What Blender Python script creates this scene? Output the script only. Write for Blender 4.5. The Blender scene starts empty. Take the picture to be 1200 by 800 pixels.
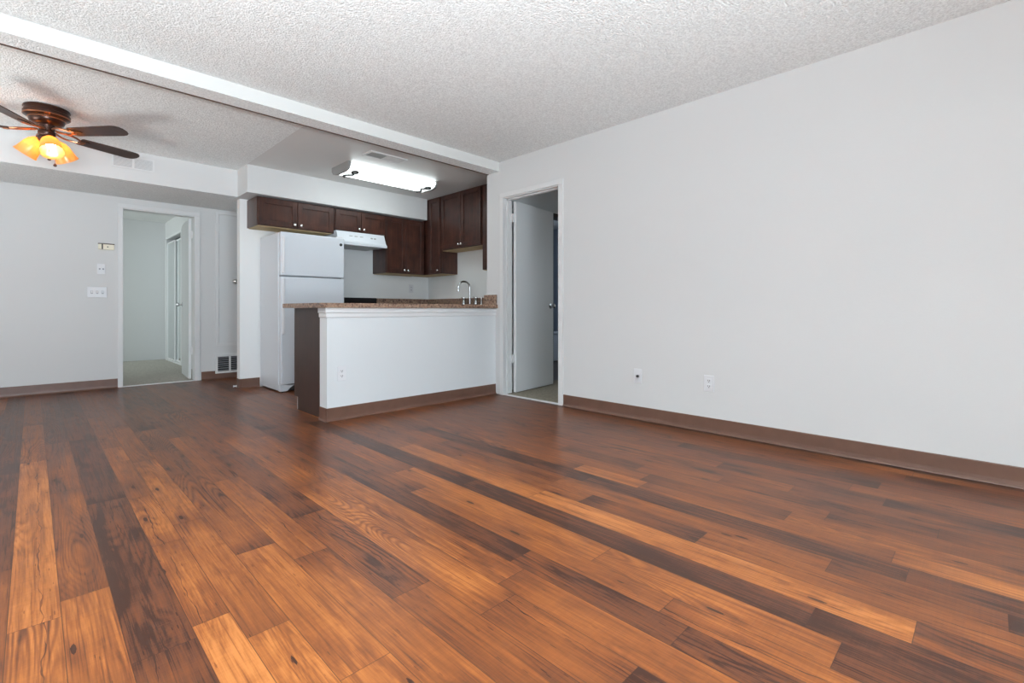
import bpy, bmesh, math, random
from mathutils import Vector, Matrix
random.seed(7)
SC = bpy.context.scene
COL = SC.collection
S2 = math.sqrt(.5)

# ------------------------------------------------------------------ camera, light, exposure
cam = bpy.data.cameras.new('camera')
cam.sensor_width = 36.0
cam.lens = 562.2 / 1200 * 36
cam.shift_y = -36.8 / 1200
cam.clip_start = .02
co = bpy.data.objects.new('camera', cam)
COL.objects.link(co)
co.location = (0, 0, .885)
co.rotation_euler = (math.radians(90), 0, math.radians(-45))
SC.camera = co
SC.view_settings.view_transform = 'Standard'
SC.view_settings.look = 'None'
SC.view_settings.exposure = 0.01
SC.view_settings.gamma = 1.0
SC.view_settings.use_curve_mapping = False
SC.cycles.use_denoising = True
SC.cycles.max_bounces = 12
SC.cycles.diffuse_bounces = 8
SC.cycles.sample_clamp_indirect = 6.0
w = bpy.data.worlds.new('world'); SC.world = w
w.use_nodes = True
w.node_tree.nodes['Background'].inputs[0].default_value = (.75, .86, 1, 1)
w.node_tree.nodes['Background'].inputs[1].default_value = .6

def area(name, loc, rot, sx, sy, power, col, spread=180):
    l = bpy.data.lights.new(name, 'AREA'); l.shape = 'RECTANGLE'
    l.size = sx; l.size_y = sy; l.energy = power; l.color = col; l.spread = math.radians(spread)
    o = bpy.data.objects.new(name, l); COL.objects.link(o)
    o.location = loc; o.rotation_euler = rot
    return o
R90 = math.pi / 2
# daylight through the sliding glass door behind the camera (window_1): sky light, and an added lamp aimed up to brighten the ceiling
area('daylight_patio', (-.45, -2.64, 1.12), (R90, 0, 0), 2.6, 2.0, 66, (.70, .855, 1.0), 112)
area('rear_ceiling_fill', (-.45, -2.60, .40), (math.radians(143), 0, 0), 2.5, .7, 300, (.90, .965, 1.0), 108)
# daylight through the windows of the left wall (window_2 and window_3), each with an added upward fill lamp for the ceiling
area('daylight_side', (-1.94, .6, 1.35), (R90, 0, -R90), 2.2, 1.6, 6, (.90, .96, 1.0))
area('side_ceiling_fill', (-1.90, .6, .80), (math.radians(155), 0, -R90), 2.1, .6, 158, (.95, .97, 1.0), 100)
area('daylight_dining', (-1.94, 4.75, 1.3), (R90, 0, -R90), 1.8, 1.5, 14, (1.0, .985, .96))
area('dining_ceiling_fill', (-1.90, 4.75, .80), (math.radians(152), 0, -R90), 1.7, .6, 23, (1.0, .98, .95), 120)
# daylight in the bedroom behind the left doorway, and the room behind the right doorway
area('daylight_bedroom', (-1.34, 9.5, 1.35), (R90, 0, -R90), 1.4, 1.3, 27, (.90, 1.0, 1.0), 125)
area('daylight_right_room', (6.96, 2.0, 1.35), (R90, 0, R90), 1.4, 1.2, 9, (.82, .93, 1.0))
area('daylight_bathroom', (7.12, 4.6, 1.6), (R90, 0, R90), .6, .8, 8, (.75, .86, 1.0))

# ------------------------------------------------------------------ materials
def new_mat(name):
    m = bpy.data.materials.new(name); m.use_nodes = True
    return m, m.node_tree.nodes, m.node_tree.links, m.node_tree.nodes['Principled BSDF']

def simple(name, col, rough=.5, metal=0, bump=0, bscale=60, spec=.5, emit=None, estr=0, var=0, vscale=8):
    m, n, l, p = new_mat(name)
    p.inputs['Base Color'].default_value = (*col, 1)
    p.inputs['Roughness'].default_value = rough
    p.inputs['Metallic'].default_value = metal
    p.inputs['Specular IOR Level'].default_value = spec
    if emit:
        p.inputs['Emission Color'].default_value = (*emit, 1); p.inputs['Emission Strength'].default_value = estr
    tc = n.new('ShaderNodeTexCoord')
    if bump:
        t = n.new('ShaderNodeTexNoise'); t.inputs['Scale'].default_value = bscale; t.inputs['Detail'].default_value = 4
        l.new(tc.outputs['Object'], t.inputs['Vector'])
        b = n.new('ShaderNodeBump'); b.inputs['Strength'].default_value = bump; b.inputs['Distance'].default_value = .004
        l.new(t.outputs['Fac'], b.inputs['Height']); l.new(b.outputs['Normal'], p.inputs['Normal'])
    if var:
        t = n.new('ShaderNodeTexNoise'); t.inputs['Scale'].default_value = vscale; t.inputs['Detail'].default_value = 3
        l.new(tc.outputs['Object'], t.inputs['Vector'])
        r = n.new('ShaderNodeValToRGB')
        r.color_ramp.elements[0].position = .3; r.color_ramp.elements[1].position = .7
        r.color_ramp.elements[0].color = (*[c * (1 - var) for c in col], 1)
        r.color_ramp.elements[1].color = (*[min(1, c * (1 + var)) for c in col], 1)
        l.new(t.outputs['Fac'], r.inputs['Fac']); l.new(r.outputs['Color'], p.inputs['Base Color'])
    return m

def popcorn(name, col):
    m, n, l, p = new_mat(name)
    tc = n.new('ShaderNodeTexCoord')
    a = n.new('ShaderNodeTexNoise'); a.inputs['Scale'].default_value = 85; a.inputs['Detail'].default_value = 4; a.inputs['Roughness'].default_value = .6
    v = n.new('ShaderNodeTexVoronoi'); v.inputs['Scale'].default_value = 95
    l.new(tc.outputs['Object'], a.inputs['Vector']); l.new(tc.outputs['Object'], v.inputs['Vector'])
    mx = n.new('ShaderNodeMath'); mx.operation = 'SUBTRACT'
    l.new(a.outputs['Fac'], mx.inputs[0]); l.new(v.outputs['Distance'], mx.inputs[1])
    b = n.new('ShaderNodeBump'); b.inputs['Strength'].default_value = .6; b.inputs['Distance'].default_value = .007
    l.new(mx.outputs[0], b.inputs['Height']); l.new(b.outputs['Normal'], p.inputs['Normal'])
    r = n.new('ShaderNodeValToRGB')
    r.color_ramp.elements[0].position = .34; r.color_ramp.elements[1].position = .66
    r.color_ramp.elements[0].color = (*[c * .82 for c in col], 1); r.color_ramp.elements[1].color = (*[min(1, c * 1.08) for c in col], 1)
    l.new(a.outputs['Fac'], r.inputs['Fac']); l.new(r.outputs['Color'], p.inputs['Base Color'])
    p.inputs['Roughness'].default_value = .95; p.inputs['Specular IOR Level'].default_value = .1
    return m

def wood_dark(name, c0, c1, axis, rough=.32):
    m, n, l, p = new_mat(name)
    tc = n.new('ShaderNodeTexCoord'); mp = n.new('ShaderNodeMapping')
    s = [38, 38, 38]; s[axis] = 2.2
    mp.inputs['Scale'].default_value = s
    l.new(tc.outputs['Object'], mp.inputs['Vector'])
    t = n.new('ShaderNodeTexNoise'); t.inputs['Scale'].default_value = 1; t.inputs['Detail'].default_value = 5; t.inputs['Roughness'].default_value = .6
    l.new(mp.outputs['Vector'], t.inputs['Vector'])
    t2 = n.new('ShaderNodeTexNoise'); t2.inputs['Scale'].default_value = 7; t2.inputs['Detail'].default_value = 2
    l.new(tc.outputs['Object'], t2.inputs['Vector'])
    ad = n.new('ShaderNodeMath'); ad.operation = 'MULTIPLY_ADD'; ad.inputs[1].default_value = .5
    l.new(t2.outputs['Fac'], ad.inputs[0]); 
    h = n.new('ShaderNodeMath'); h.operation = 'MULTIPLY'; h.inputs[1].default_value = .5
    l.new(t.outputs['Fac'], h.inputs[0]); l.new(h.outputs[0], ad.inputs[2])
    r = n.new('ShaderNodeValToRGB'); r.color_ramp.elements[0].position = .36; r.color_ramp.elements[1].position = .64
    r.color_ramp.elements[0].color = (*c0, 1); r.color_ramp.elements[1].color = (*c1, 1)
    l.new(ad.outputs[0], r.inputs['Fac']); l.new(r.outputs['Color'], p.inputs['Base Color'])
    p.inputs['Roughness'].default_value = rough
    return m

def granite(name):
    m, n, l, p = new_mat(name)
    tc = n.new('ShaderNodeTexCoord')
    t = n.new('ShaderNodeTexNoise'); t.inputs['Scale'].default_value = 46; t.inputs['Detail'].default_value = 6; t.inputs['Roughness'].default_value = .7
    l.new(tc.outputs['Object'], t.inputs['Vector'])
    r = n.new('ShaderNodeValToRGB'); e = r.color_ramp.elements
    e[0].position = .36; e[0].color = (.035, .022, .017, 1)
    e[1].position = .66; e[1].color = (.66, .48, .345, 1)
    x = e.new(.45); x.color = (.15, .085, .058, 1)
    x = e.new(.52); x.color = (.36, .225, .15, 1)
    x = e.new(.58); x.color = (.20, .13, .095, 1)
    l.new(t.outputs['Fac'], r.inputs['Fac']); l.new(r.outputs['Color'], p.inputs['Base Color'])
    p.inputs['Roughness'].default_value = .3
    return m

def carpet(name, c0, c1):
    m, n, l, p = new_mat(name)
    tc = n.new('ShaderNodeTexCoord')
    t = n.new('ShaderNodeTexNoise'); t.inputs['Scale'].default_value = 55; t.inputs['Detail'].default_value = 4; t.inputs['Roughness'].default_value = .8
    l.new(tc.outputs['Object'], t.inputs['Vector'])
    r = n.new('ShaderNodeValToRGB'); r.color_ramp.elements[0].position = .35; r.color_ramp.elements[1].position = .65
    r.color_ramp.elements[0].color = (*c0, 1); r.color_ramp.elements[1].color = (*c1, 1)
    l.new(t.outputs['Fac'], r.inputs['Fac']); l.new(r.outputs['Color'], p.inputs['Base Color'])
    b = n.new('ShaderNodeBump'); b.inputs['Strength'].default_value = .8; b.inputs['Distance'].default_value = .01
    l.new(t.outputs['Fac'], b.inputs['Height']); l.new(b.outputs['Normal'], p.inputs['Normal'])
    p.inputs['Roughness'].default_value = 1; p.inputs['Specular IOR Level'].default_value = .05
    return m

def plank_floor(name):
    """printed laminate: every board carries its own tone, seed and width/length in attributes"""
    m, n, l, p = new_mat(name)
    def attr(k):
        a = n.new('ShaderNodeAttribute'); a.attribute_name = k; return a
    def math_(op, a, b=None, c=None, clamp=False):
        q = n.new('ShaderNodeMath'); q.operation = op; q.use_clamp = clamp
        for i, v in enumerate((a, b, c)):
            if v is None: continue
            if isinstance(v, (int, float)): q.inputs[i].default_value = v
            else: l.new(v, q.inputs[i])
        return q.outputs[0]
    uv = attr('plank_uv'); sep = n.new('ShaderNodeSeparateXYZ'); l.new(uv.outputs['Vector'], sep.inputs[0])
    u, v = sep.outputs[0], sep.outputs[1]
    tone = attr('tone').outputs['Fac']; seed = attr('seed').outputs['Fac']
    size = attr('plank_size'); ss = n.new('ShaderNodeSeparateXYZ'); l.new(size.outputs['Vector'], ss.inputs[0])
    def vec(su, sv, sz):
        c = n.new('ShaderNodeCombineXYZ')
        l.new(math_('MULTIPLY', u, su), c.inputs[0]); l.new(math_('MULTIPLY', v, sv), c.inputs[1]); l.new(math_('MULTIPLY', seed, sz), c.inputs[2])
        return c.outputs[0]
    def noise(vv, scale=1, detail=4, rough=.6, dist=0):
        t = n.new('ShaderNodeTexNoise'); t.inputs['Scale'].default_value = scale; t.inputs['Detail'].default_value = detail
        t.inputs['Roughness'].default_value = rough; t.inputs['Distortion'].default_value = dist
        l.new(vv, t.inputs['Vector']); return t.outputs['Fac']
    fine = noise(vec(260, 9, 61), 1, 4, .7)
    pores = noise(vec(150, 2.6, 71), 1, 3, .6)
    streak = noise(vec(52, 1.5, 83), 1, 4, .65, .4)
    blotch = noise(vec(9, 2.4, 97), 1, 4, .6, .3)
    # cathedral rings: bands of a stretched noise field
    field = noise(vec(6.5, .62, 43), 1, 1.2, .5, .15)
    rings = math_('MULTIPLY_ADD', math_('SINE', math_('MULTIPLY_ADD', field, 215.0, math_('MULTIPLY', fine, 1.6))), .5, .5)
    rings = math_('POWER', rings, 2.0)
    ringamt = math_('MULTIPLY', math_('SUBTRACT', noise(vec(1.5, .7, 29), 1, 1, .5), .44, clamp=True), 1.15)
    saw = noise(vec(4, 150, 53), 1, 2, .5)      # faint saw marks across the board
    val = math_('MULTIPLY_ADD', math_('SUBTRACT', fine, .5), .50, math_('SUBTRACT', tone, .065))
    val = math_('SUBTRACT', val, math_('MULTIPLY', math_('SUBTRACT', pores, .53, clamp=True), 1.7))
    val = math_('MULTIPLY_ADD', math_('SUBTRACT', streak, .5), .75, val)
    val = math_('MULTIPLY_ADD', math_('SUBTRACT', blotch, .52), .72, val)
    val = math_('SUBTRACT', val, math_('MULTIPLY', rings, ringamt))
    val = math_('MULTIPLY_ADD', math_('SUBTRACT', saw, .5), .13, val)
    # knots, worm holes and short checks
    vo = n.new('ShaderNodeTexVoronoi'); vo.inputs['Scale'].default_value = 1; l.new(vec(13, 3.2, 17), vo.inputs['Vector'])
    kd = math_('ADD', vo.outputs['Distance'], math_('MULTIPLY', math_('SUBTRACT', fine, .5), .08))
    knot = math_('MULTIPLY', math_('LESS_THAN', kd, .085), .55)
    halo = math_('MULTIPLY', math_('SUBTRACT', .34, kd, clamp=True), .7)
    val = math_('SUBTRACT', val, halo)
    vc = n.new('ShaderNodeTexVoronoi'); vc.inputs['Scale'].default_value = 1; l.new(vec(55, 7.5, 31), vc.inputs['Vector'])
    check = math_('MULTIPLY', math_('LESS_THAN', vc.outputs['Distance'], .10), .28)
    # dark elongated smudges, split lines and charred ends on some of the boards
    smud = noise(vec(16, 3.4, 113), 1, 4, .6, .6)
    val = math_('SUBTRACT', val, math_('MULTIPLY', math_('SUBTRACT', smud, .575, clamp=True), 1.7))
    def rnd(k): return math_('FRACT', math_('MULTIPLY', seed, k))
    wob = noise(vec(.01, 3.2, 131), 1, 3, .6)
    cu = math_('MULTIPLY', ss.outputs[0], math_('MULTIPLY_ADD', rnd(7.31), .5, .25))
    cd = math_('ABSOLUTE', math_('SUBTRACT', math_('SUBTRACT', u, cu), math_('MULTIPLY', math_('SUBTRACT', wob, .5), .07)))
    brk = math_('MULTIPLY', math_('SUBTRACT', noise(vec(.01, 5, 151), 1, 3, .6), .40, clamp=True), .011)
    crack = math_('MULTIPLY', math_('LESS_THAN', cd, brk), math_('GREATER_THAN', rnd(3.77), .5))
    ev = math_('MINIMUM', v, math_('SUBTRACT', ss.outputs[1], v))
    char = math_('MULTIPLY', math_('SUBTRACT', 1.0, math_('MULTIPLY', ev, 7.0), clamp=True), math_('MULTIPLY', math_('GREATER_THAN', rnd(5.13), .66), blotch))
    val = math_('SUBTRACT', val, math_('ADD', math_('MULTIPLY', crack, .45), math_('MULTIPLY', char, .42)))
    val = math_('SUBTRACT', val, math_('ADD', knot, check))
    val = math_('ADD', val, 0.0, clamp=True)
    r = n.new('ShaderNodeValToRGB'); e = r.color_ramp.elements
    e[0].position = 0; e[0].color = (.048, .020, .013, 1)
    e[1].position = 1; e[1].color = (.46, .170, .048, 1)
    for pos, c in ((.16, (.108, .039, .020)), (.36, (.155, .051, .020)), (.60, (.236, .076, .023)), (.80, (.340, .115, .031))):
        x = e.new(pos); x.color = (*c, 1)
    l.new(val, r.inputs['Fac'])
    # seams
    d = math_('MINIMUM', math_('MINIMUM', u, math_('SUBTRACT', ss.outputs[0], u)), math_('MINIMUM', v, math_('SUBTRACT', ss.outputs[1], v)))
    seam = math_('LESS_THAN', d, .0011)
    mx = n.new('ShaderNodeMixRGB'); mx.blend_type = 'MIX'; mx.inputs[2].default_value = (.05, .022, .015, 1)
    l.new(math_('MULTIPLY', seam, .75), mx.inputs[0]); l.new(r.outputs['Color'], mx.inputs[1]); l.new(mx.outputs[0], p.inputs['Base Color'])
    rr = math_('MULTIPLY_ADD', streak, .14, .25); l.new(rr, p.inputs['Roughness'])
    b = n.new('ShaderNodeBump'); b.inputs['Strength'].default_value = .05; b.inputs['Distance'].default_value = .002
    l.new(fine, b.inputs['Height']); l.new(b.outputs['Normal'], p.inputs['Normal'])
    p.inputs['Specular IOR Level'].default_value = .22
    return m

M = {}
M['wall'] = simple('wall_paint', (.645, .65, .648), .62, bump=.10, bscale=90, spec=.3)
M['kitchen_wall'] = simple('kitchen_wall_brightened', (.82, .835, .83), .5, bump=.10, bscale=90, spec=.3)  # wall colour lightened to stand in for light missing under the cabinets
M['low_wall'] = simple('low_wall_daylight_tint', (.685, .717, .732), .5, bump=.10, bscale=90, spec=.3)  # wall colour lifted and cooled: bluish window daylight put into the base colour
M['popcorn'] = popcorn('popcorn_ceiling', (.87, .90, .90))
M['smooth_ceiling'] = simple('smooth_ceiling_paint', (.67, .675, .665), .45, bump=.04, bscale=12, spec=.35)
M['trim'] = simple('trim_paint', (.69, .695, .695), .4, spec=.4)
M['beam'] = simple('beam_paint', (.62, .625, .61), .5, spec=.3)
M['door'] = simple('door_paint', (.66, .675, .68), .42, spec=.4)
M['floor'] = plank_floor('plank_laminate')
M['carpet'] = carpet('beige_carpet', (.24, .215, .17), (.37, .335, .27))
M['carpet_grey'] = carpet('grey_beige_carpet', (.34, .32, .285), (.52, .50, .45))
M['vinyl'] = simple('dark_vinyl', (.06, .045, .035), .4, var=.3)
M['base'] = simple('brown_vinyl_base', (.138, .070, .048), .38, var=.08, vscale=14)
M['espresso'] = wood_dark('espresso_wood', (.030, .012, .009), (.085, .032, .021), 2)
M['espresso_h'] = wood_dark('espresso_wood_rail', (.032, .013, .010), (.080, .031, .021), 0)
M['espresso_y'] = wood_dark('espresso_wood_rail_side', (.032, .013, .010), (.080, .031, .021), 1)
M['end_panel'] = wood_dark('espresso_end_panel', (.034, .018, .014), (.055, .028, .021), 2, .38)
M['raw'] = wood_dark('raw_plywood', (.42, .30, .15), (.60, .46, .26), 0, .7)
M['granite'] = granite('brown_speckled_laminate')
M['nickel'] = simple('brushed_nickel', (.78, .77, .75), .22, 1)
M['chrome'] = simple('chrome', (.62, .63, .64), .12, 1)
M['steel'] = simple('stainless_steel', (.60, .61, .62), .28, 1)
M['white_enamel'] = simple('white_enamel', (.66, .70, .745), .28, bump=.03, bscale=160)
M['white_plastic'] = simple('white_plastic', (.71, .72, .74), .35)
M['gasket'] = simple('grey_gasket', (.30, .31, .33), .6)
M['black'] = simple('black_enamel', (.008, .008, .009), .2)
M['dark'] = simple('dark_void', (.012, .011, .010), .8)
M['slot'] = simple('dark_slot', (.03, .03, .03), .6)
M['bronze'] = wood_dark('rubbed_bronze', (.040, .016, .010), (.075, .030, .018), 0, .30)
M['bronze'].node_tree.nodes['Principled BSDF'].inputs['Metallic'].default_value = .55
M['copper'] = simple('copper_bronze', (.36, .15, .075), .3, .8)
M['blade'] = wood_dark('walnut_blade', (.034, .017, .013), (.066, .035, .026), 0, .42)
M['brass'] = simple('cream_brass', (.62, .55, .36), .35, .3)
M['cream'] = simple('cream_plastic', (.80, .75, .60), .4)
M['brown_strip'] = simple('brown_strip', (.085, .048, .034), .6)
M['grey_metal'] = simple('grey_metal', (.33, .33, .32), .4, .2)
M['mirror'] = simple('mirror_glass', (.86, .90, .885), .06, 1)
M['lens'] = simple('light_lens', (.9, .95, .95), .5, emit=(.90, 1.0, 1.0), estr=5.8)
M['vent_dark'] = simple('vent_shadow', (.10, .10, .10), .8)
M['tile'] = simple('bath_tile', (.42, .48, .56), .3)
M['alu'] = simple('white_aluminium', (.8, .8, .8), .4, .1)

def mat_glass():
    m, n, l, p = new_mat('window_glass')
    n.remove(p); tr = n.new('ShaderNodeBsdfTransparent'); tr.inputs[0].default_value = (.92, .95, .95, 1)
    gl = n.new('ShaderNodeBsdfGlossy'); gl.inputs['Roughness'].default_value = .03
    mx = n.new('ShaderNodeMixShader'); mx.inputs[0].default_value = .06
    l.new(tr.outputs[0], mx.inputs[1]); l.new(gl.outputs[0], mx.inputs[2]); l.new(mx.outputs[0], n['Material Output'].inputs[0])
    return m
M['glass'] = mat_glass()
def mat_shade():
    m, n, l, p = new_mat('amber_shade_glass')
    n.remove(p); tr = n.new('ShaderNodeBsdfTranslucent'); tr.inputs[0].default_value = (1.0, .70, .30, 1)
    df = n.new('ShaderNodeBsdfDiffuse'); df.inputs[0].default_value = (.85, .58, .26, 1)
    gl = n.new('ShaderNodeBsdfGlossy'); gl.inputs['Roughness'].default_value = .2
    a = n.new('ShaderNodeMixShader'); a.inputs[0].default_value = .35
    b = n.new('ShaderNodeMixShader'); b.inputs[0].default_value = .05
    tc = n.new('ShaderNodeTexCoord'); t = n.new('ShaderNodeTexNoise'); t.inputs['Scale'].default_value = 30
    l.new(tc.outputs['Object'], t.inputs['Vector'])
    r = n.new('ShaderNodeValToRGB'); r.color_ramp.elements[0].color = (.95, .55, .19, 1); r.color_ramp.elements[1].color = (.98, .70, .32, 1)
    l.new(t.outputs['Fac'], r.inputs['Fac']); l.new(r.outputs['Color'], tr.inputs[0])
    l.new(tr.outputs[0], a.inputs[1]); l.new(df.outputs[0], a.inputs[2]); l.new(a.outputs[0], b.inputs[1]); l.new(gl.outputs[0], b.inputs[2])
    l.new(b.outputs[0], n['Material Output'].inputs[0])
    return m
M['shade'] = mat_shade()
M['bulb'] = simple('lit_bulb', (1, .9, .7), .5, emit=(1, .70, .36), estr=70)

# ------------------------------------------------------------------ mesh helpers
def box(bm, x0, x1, y0, y1, z0, z1, bev=0, seg=2):
    r = bmesh.ops.create_cube(bm, size=1)
    vs = r['verts']
    bmesh.ops.scale(bm, vec=(abs(x1 - x0), abs(y1 - y0), abs(z1 - z0)), verts=vs)
    bmesh.ops.translate(bm, vec=((x0 + x1) / 2, (y0 + y1) / 2, (z0 + z1) / 2), verts=vs)
    if bev:
        es = list({e for v in vs for e in v.link_edges})
        bmesh.ops.bevel(bm, geom=es, offset=bev, segments=seg, affect='EDGES', profile=.5, clamp_overlap=True)
    return bm

def lathe(bm, prof, origin, axis=(0, 0, 1), seg=28, cap=False):
    """prof: (radius, height) pairs along the axis"""
    az = Vector(axis).normalized()
    ax = az.orthogonal().normalized(); ay = az.cross(ax)
    o = Vector(origin); rings = []
    for r, h in prof:
        if r < 1e-5:
            rings.append([bm.verts.new(o + az * h)])
        else:
            rings.append([bm.verts.new(o + az * h + (ax * math.cos(t) + ay * math.sin(t)) * r) for t in [2 * math.pi * k / seg for k in range(seg)]])
    for a, b in zip(rings[:-1], rings[1:]):
        for k in range(seg):
            k2 = (k + 1) % seg
            q = [a[k % len(a)], a[k2 % len(a)], b[k2 % len(b)], b[k % len(b)]]
            q2 = []
            for v in q:
                if v not in q2: q2.append(v)
            if len(q2) > 2: bm.faces.new(q2)
    if cap:
        for r in (rings[0], rings[-1]):
            if len(r) > 2: bm.faces.new(r)
    return bm

def tube(bm, pts, r, seg=12, cap=True):
    pts = [Vector(p) for p in pts]; rings = []
    up = None
    for i, p in enumerate(pts):
        d = (pts[min(i + 1, len(pts) - 1)] - pts[max(i - 1, 0)]).normalized()
        if up is None: up = d.orthogonal().normalized()
        up = (up - d * up.dot(d)).normalized(); s = d.cross(up)
        rr = r[i] if isinstance(r, (list, tuple)) else r
        rings.append([bm.verts.new(p + (up * math.cos(t) + s * math.sin(t)) * rr) for t in [2 * math.pi * k / seg for k in range(seg)]])
    for a, b in zip(rings[:-1], rings[1:]):
        for k in range(seg):
            bm.faces.new((a[k], a[(k + 1) % seg], b[(k + 1) % seg], b[k]))
    if cap: bm.faces.new(rings[0]); bm.faces.new(rings[-1])
    return bm

def extrude_poly(bm, poly, fn, t0, t1):
    """poly: 2-D outline; fn(a, b, t) -> point; extruded from t0 to t1"""
    A = [bm.verts.new(fn(a, b, t0)) for a, b in poly]; B = [bm.verts.new(fn(a, b, t1)) for a, b in poly]
    k = len(poly)
    for i in range(k):
        bm.faces.new((A[i], A[(i + 1) % k], B[(i + 1) % k], B[i]))
    bm.faces.new(A); bm.faces.new(B)
    return bm

def off(o):
    v = Vector((0, 0, 0))
    while o is not None:
        v += o.location; o = o.parent
    return v

def obj(name, bm, mat, parent=None, smooth=False, loc=None, kind=None):
    """links the bmesh (built in world coordinates) as one mesh object"""
    o_ = off(parent) if parent else Vector((0, 0, 0))
    if loc: o_ = Vector(loc)
    bmesh.ops.recalc_face_normals(bm, faces=bm.faces)
    bmesh.ops.translate(bm, vec=-o_, verts=bm.verts)
    me = bpy.data.meshes.new(name); bm.to_mesh(me); bm.free()
    if smooth:
        me.set_sharp_from_angle(angle=math.radians(40)) if hasattr(me, 'set_sharp_from_angle') else None
        for f in me.polygons: f.use_smooth = True
    me.materials.append(mat)
    o = bpy.data.objects.new(name, me); COL.objects.link(o)
    if parent: o.parent = parent
    if loc: o.location = loc
    if kind: o['kind'] = kind
    return o

def B(): return bmesh.new()

def thing(name, loc, label, cat, group=None, kind=None):
    o = bpy.data.objects.new(name, None); COL.objects.link(o)
    o.empty_display_size = .1; o.location = loc
    o['label'] = label; o['category'] = cat
    if group: o['group'] = group
    if kind: o['kind'] = kind
    return o

def tag(o, label, cat, group=None, kind=None):
    o['label'] = label; o['category'] = cat
    if group: o['group'] = group
    if kind: o['kind'] = kind
    return o

def struct(name, bm, mat, label, cat):
    return tag(obj(name, bm, mat), label, cat, None, 'structure')

def boxes(*bs, bev=0):
    bm = B()
    for b in bs: box(bm, *b, bev=bev)
    return bm

# ------------------------------------------------------------------ the setting
# key planes: right wall X=3.48, beam Y=3.67-3.845, kitchen back wall Y=6.02, hall back wall Y=7.06, ceiling Z=2.44
XL, YR, YB, CE = -2.0, -2.7, 7.06, 2.44

# wood floor: one mesh, every board with its own tone
edges = [-2.0 + .1224 * k for k in range(15)] + [-.17, -.05, .06, .175, .315, .41, .52, .655, .78, .92, 1.065, 1.19, 1.30, 1.395, 1.525, 1.65, 1.78, 1.90, 2.01, 2.13, 2.24, 2.36, 2.48, 2.6, 2.72, 2.84, 2.96, 3.08, 3.2, 3.32, 3.41, 3.50, 3.62, 3.74, 3.86, 3.98, 4.10, 4.22]
edges = sorted(edges)
spec = {   # row's left edge: (end of board in Y, tone) from the near end on
    -.17: [(3.3, .30), (3.75, .42), (4.6, .20), (9, .22)],
    -.05: [(1.9, .84), (3.95, .86), (5.2, .62), (9, .50)],
    .06: [(2.0, .72), (3.2, .58), (4.4, .50), (9, .32)],
    .175: [(1.52, .40), (2.9, .27), (4.4, .25), (9, .22)],
    .315: [(1.58, .97), (2.22, .72), (2.85, .84), (3.6, .62), (4.0, .70), (5.2, .50), (9, .44)],
    .41: [(1.42, .88), (2.38, .74), (3.52, .76), (4.7, .58), (9, .42)],
    .52: [(1.1, .80), (1.93, .78), (3.1, .62), (4.4, .48), (9, .32)],
    .655: [(1.75, .66), (2.83, .66), (4.0, .54), (9, .36)],
    .78: [(1.3, .52), (2.1, .46), (3.3, .40), (5, .46), (9, .34)],
    .92: [(1.05, .66), (2.45, .78), (3.8, .66), (9, .48)],
    1.065: [(1.13, .62), (2.45, .68), (3.6, .58), (9, .46)],
    1.19: [(.6, .36), (1.2, .32), (3.8, .24), (9, .30)],
    1.30: [(.69, .72), (2.0, .68), (3.25, .46), (9, .46)],
    1.395: [(1.0, .74), (2.3, .76), (3.45, .62), (9, .50)],
    1.525: [(.37, .30), (1.9, .22), (3.8, .25), (9, .4)],
    1.65: [(.15, .42), (1.55, .90), (2.7, .80), (9, .62)],
    1.78: [(.8, .58), (1.35, .44), (2.3, .60), (9, .48)],
    1.90: [(.4, .56), (1.6, .62), (2.6, .50), (9, .55)],
    2.01: [(.2, .30), (1.5, .25), (3.0, .24), (9, .36)],
    2.13: [(.25, .92), (1.25, .66), (1.65, .84), (2.7, .62), (9, .55)],
    2.24: [(.62, .66), (1.3, .44), (2.5, .58), (9, .5)],
    2.36: [(.5, .50), (1.4, .60), (1.95, .34), (9, .52)],
    2.48: [(.15, .52), (1.0, .40), (2.2, .56), (9, .46)],
    2.60: [(.7, .52), (1.9, .56), (9, .46)],
    2.72: [(.35, .28), (1.1, .38), (2.6, .52), (9, .42)],
    2.84: [(.5, .58), (1.7, .48), (9, .52)],
    2.96: [(.4, .52), (1.45, .32), (9, .46)],
    3.08: [(.6, .36), (1.9, .56), (9, .40)],
    3.20: [(.9, .60), (2.1, .46), (9, .52)],
    3.32: [(.3, .66), (1.4, .60), (9, .44)],
    3.41: [(.16, .12), (1.3, .10), (3.0, .16), (9, .3)],
}
me = bpy.data.meshes.new('floor')
vs, fs, uvs, tones, seeds, sizes = [], [], [], [], [], []
rf = random.Random(11)
for x0, x1 in zip(edges[:-1], edges[1:]):
    key = next((k for k in spec if abs(k - x0) < .004), None)
    segs = spec[key] if key is not None else None
    if segs is None:
        segs = []; y = -2.7 + rf.uniform(.2, 1.2)
        while y < 8: segs.append((y, rf.choice([.25, .32, .5, .55, .62, .72, .8]))); y += rf.uniform(.6, 1.6)
        segs.append((9, .45))
    # nearer boards, behind the camera
    y = -2.7
    first = segs[0][0]
    lst = []
    while y < first - 1.4:
        y2 = y + rf.uniform(.7, 1.3); lst.append((y, y2, rf.choice([.3, .5, .6, .75]))); y = y2
    for ye, t in segs:
        ye = min(ye, 7.2)
        if ye > y: lst.append((y, ye, t)); y = ye
    for ya, yb, t in lst:
        if x0 > 3.55 and yb < 3.8: continue
        i = len(vs); sd = rf.uniform(0, 10)
        vs += [(x0, ya, 0), (x1, ya, 0), (x1, yb, 0), (x0, yb, 0)]
        fs.append((i, i + 1, i + 2, i + 3))
        uvs += [(0, 0, 0), (x1 - x0, 0, 0), (x1 - x0, yb - ya, 0), (0, yb - ya, 0)]
        tones += [t] * 4; seeds += [sd] * 4; sizes += [(x1 - x0, yb - ya, 0)] * 4
me.from_pydata(vs, [], fs)
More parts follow.
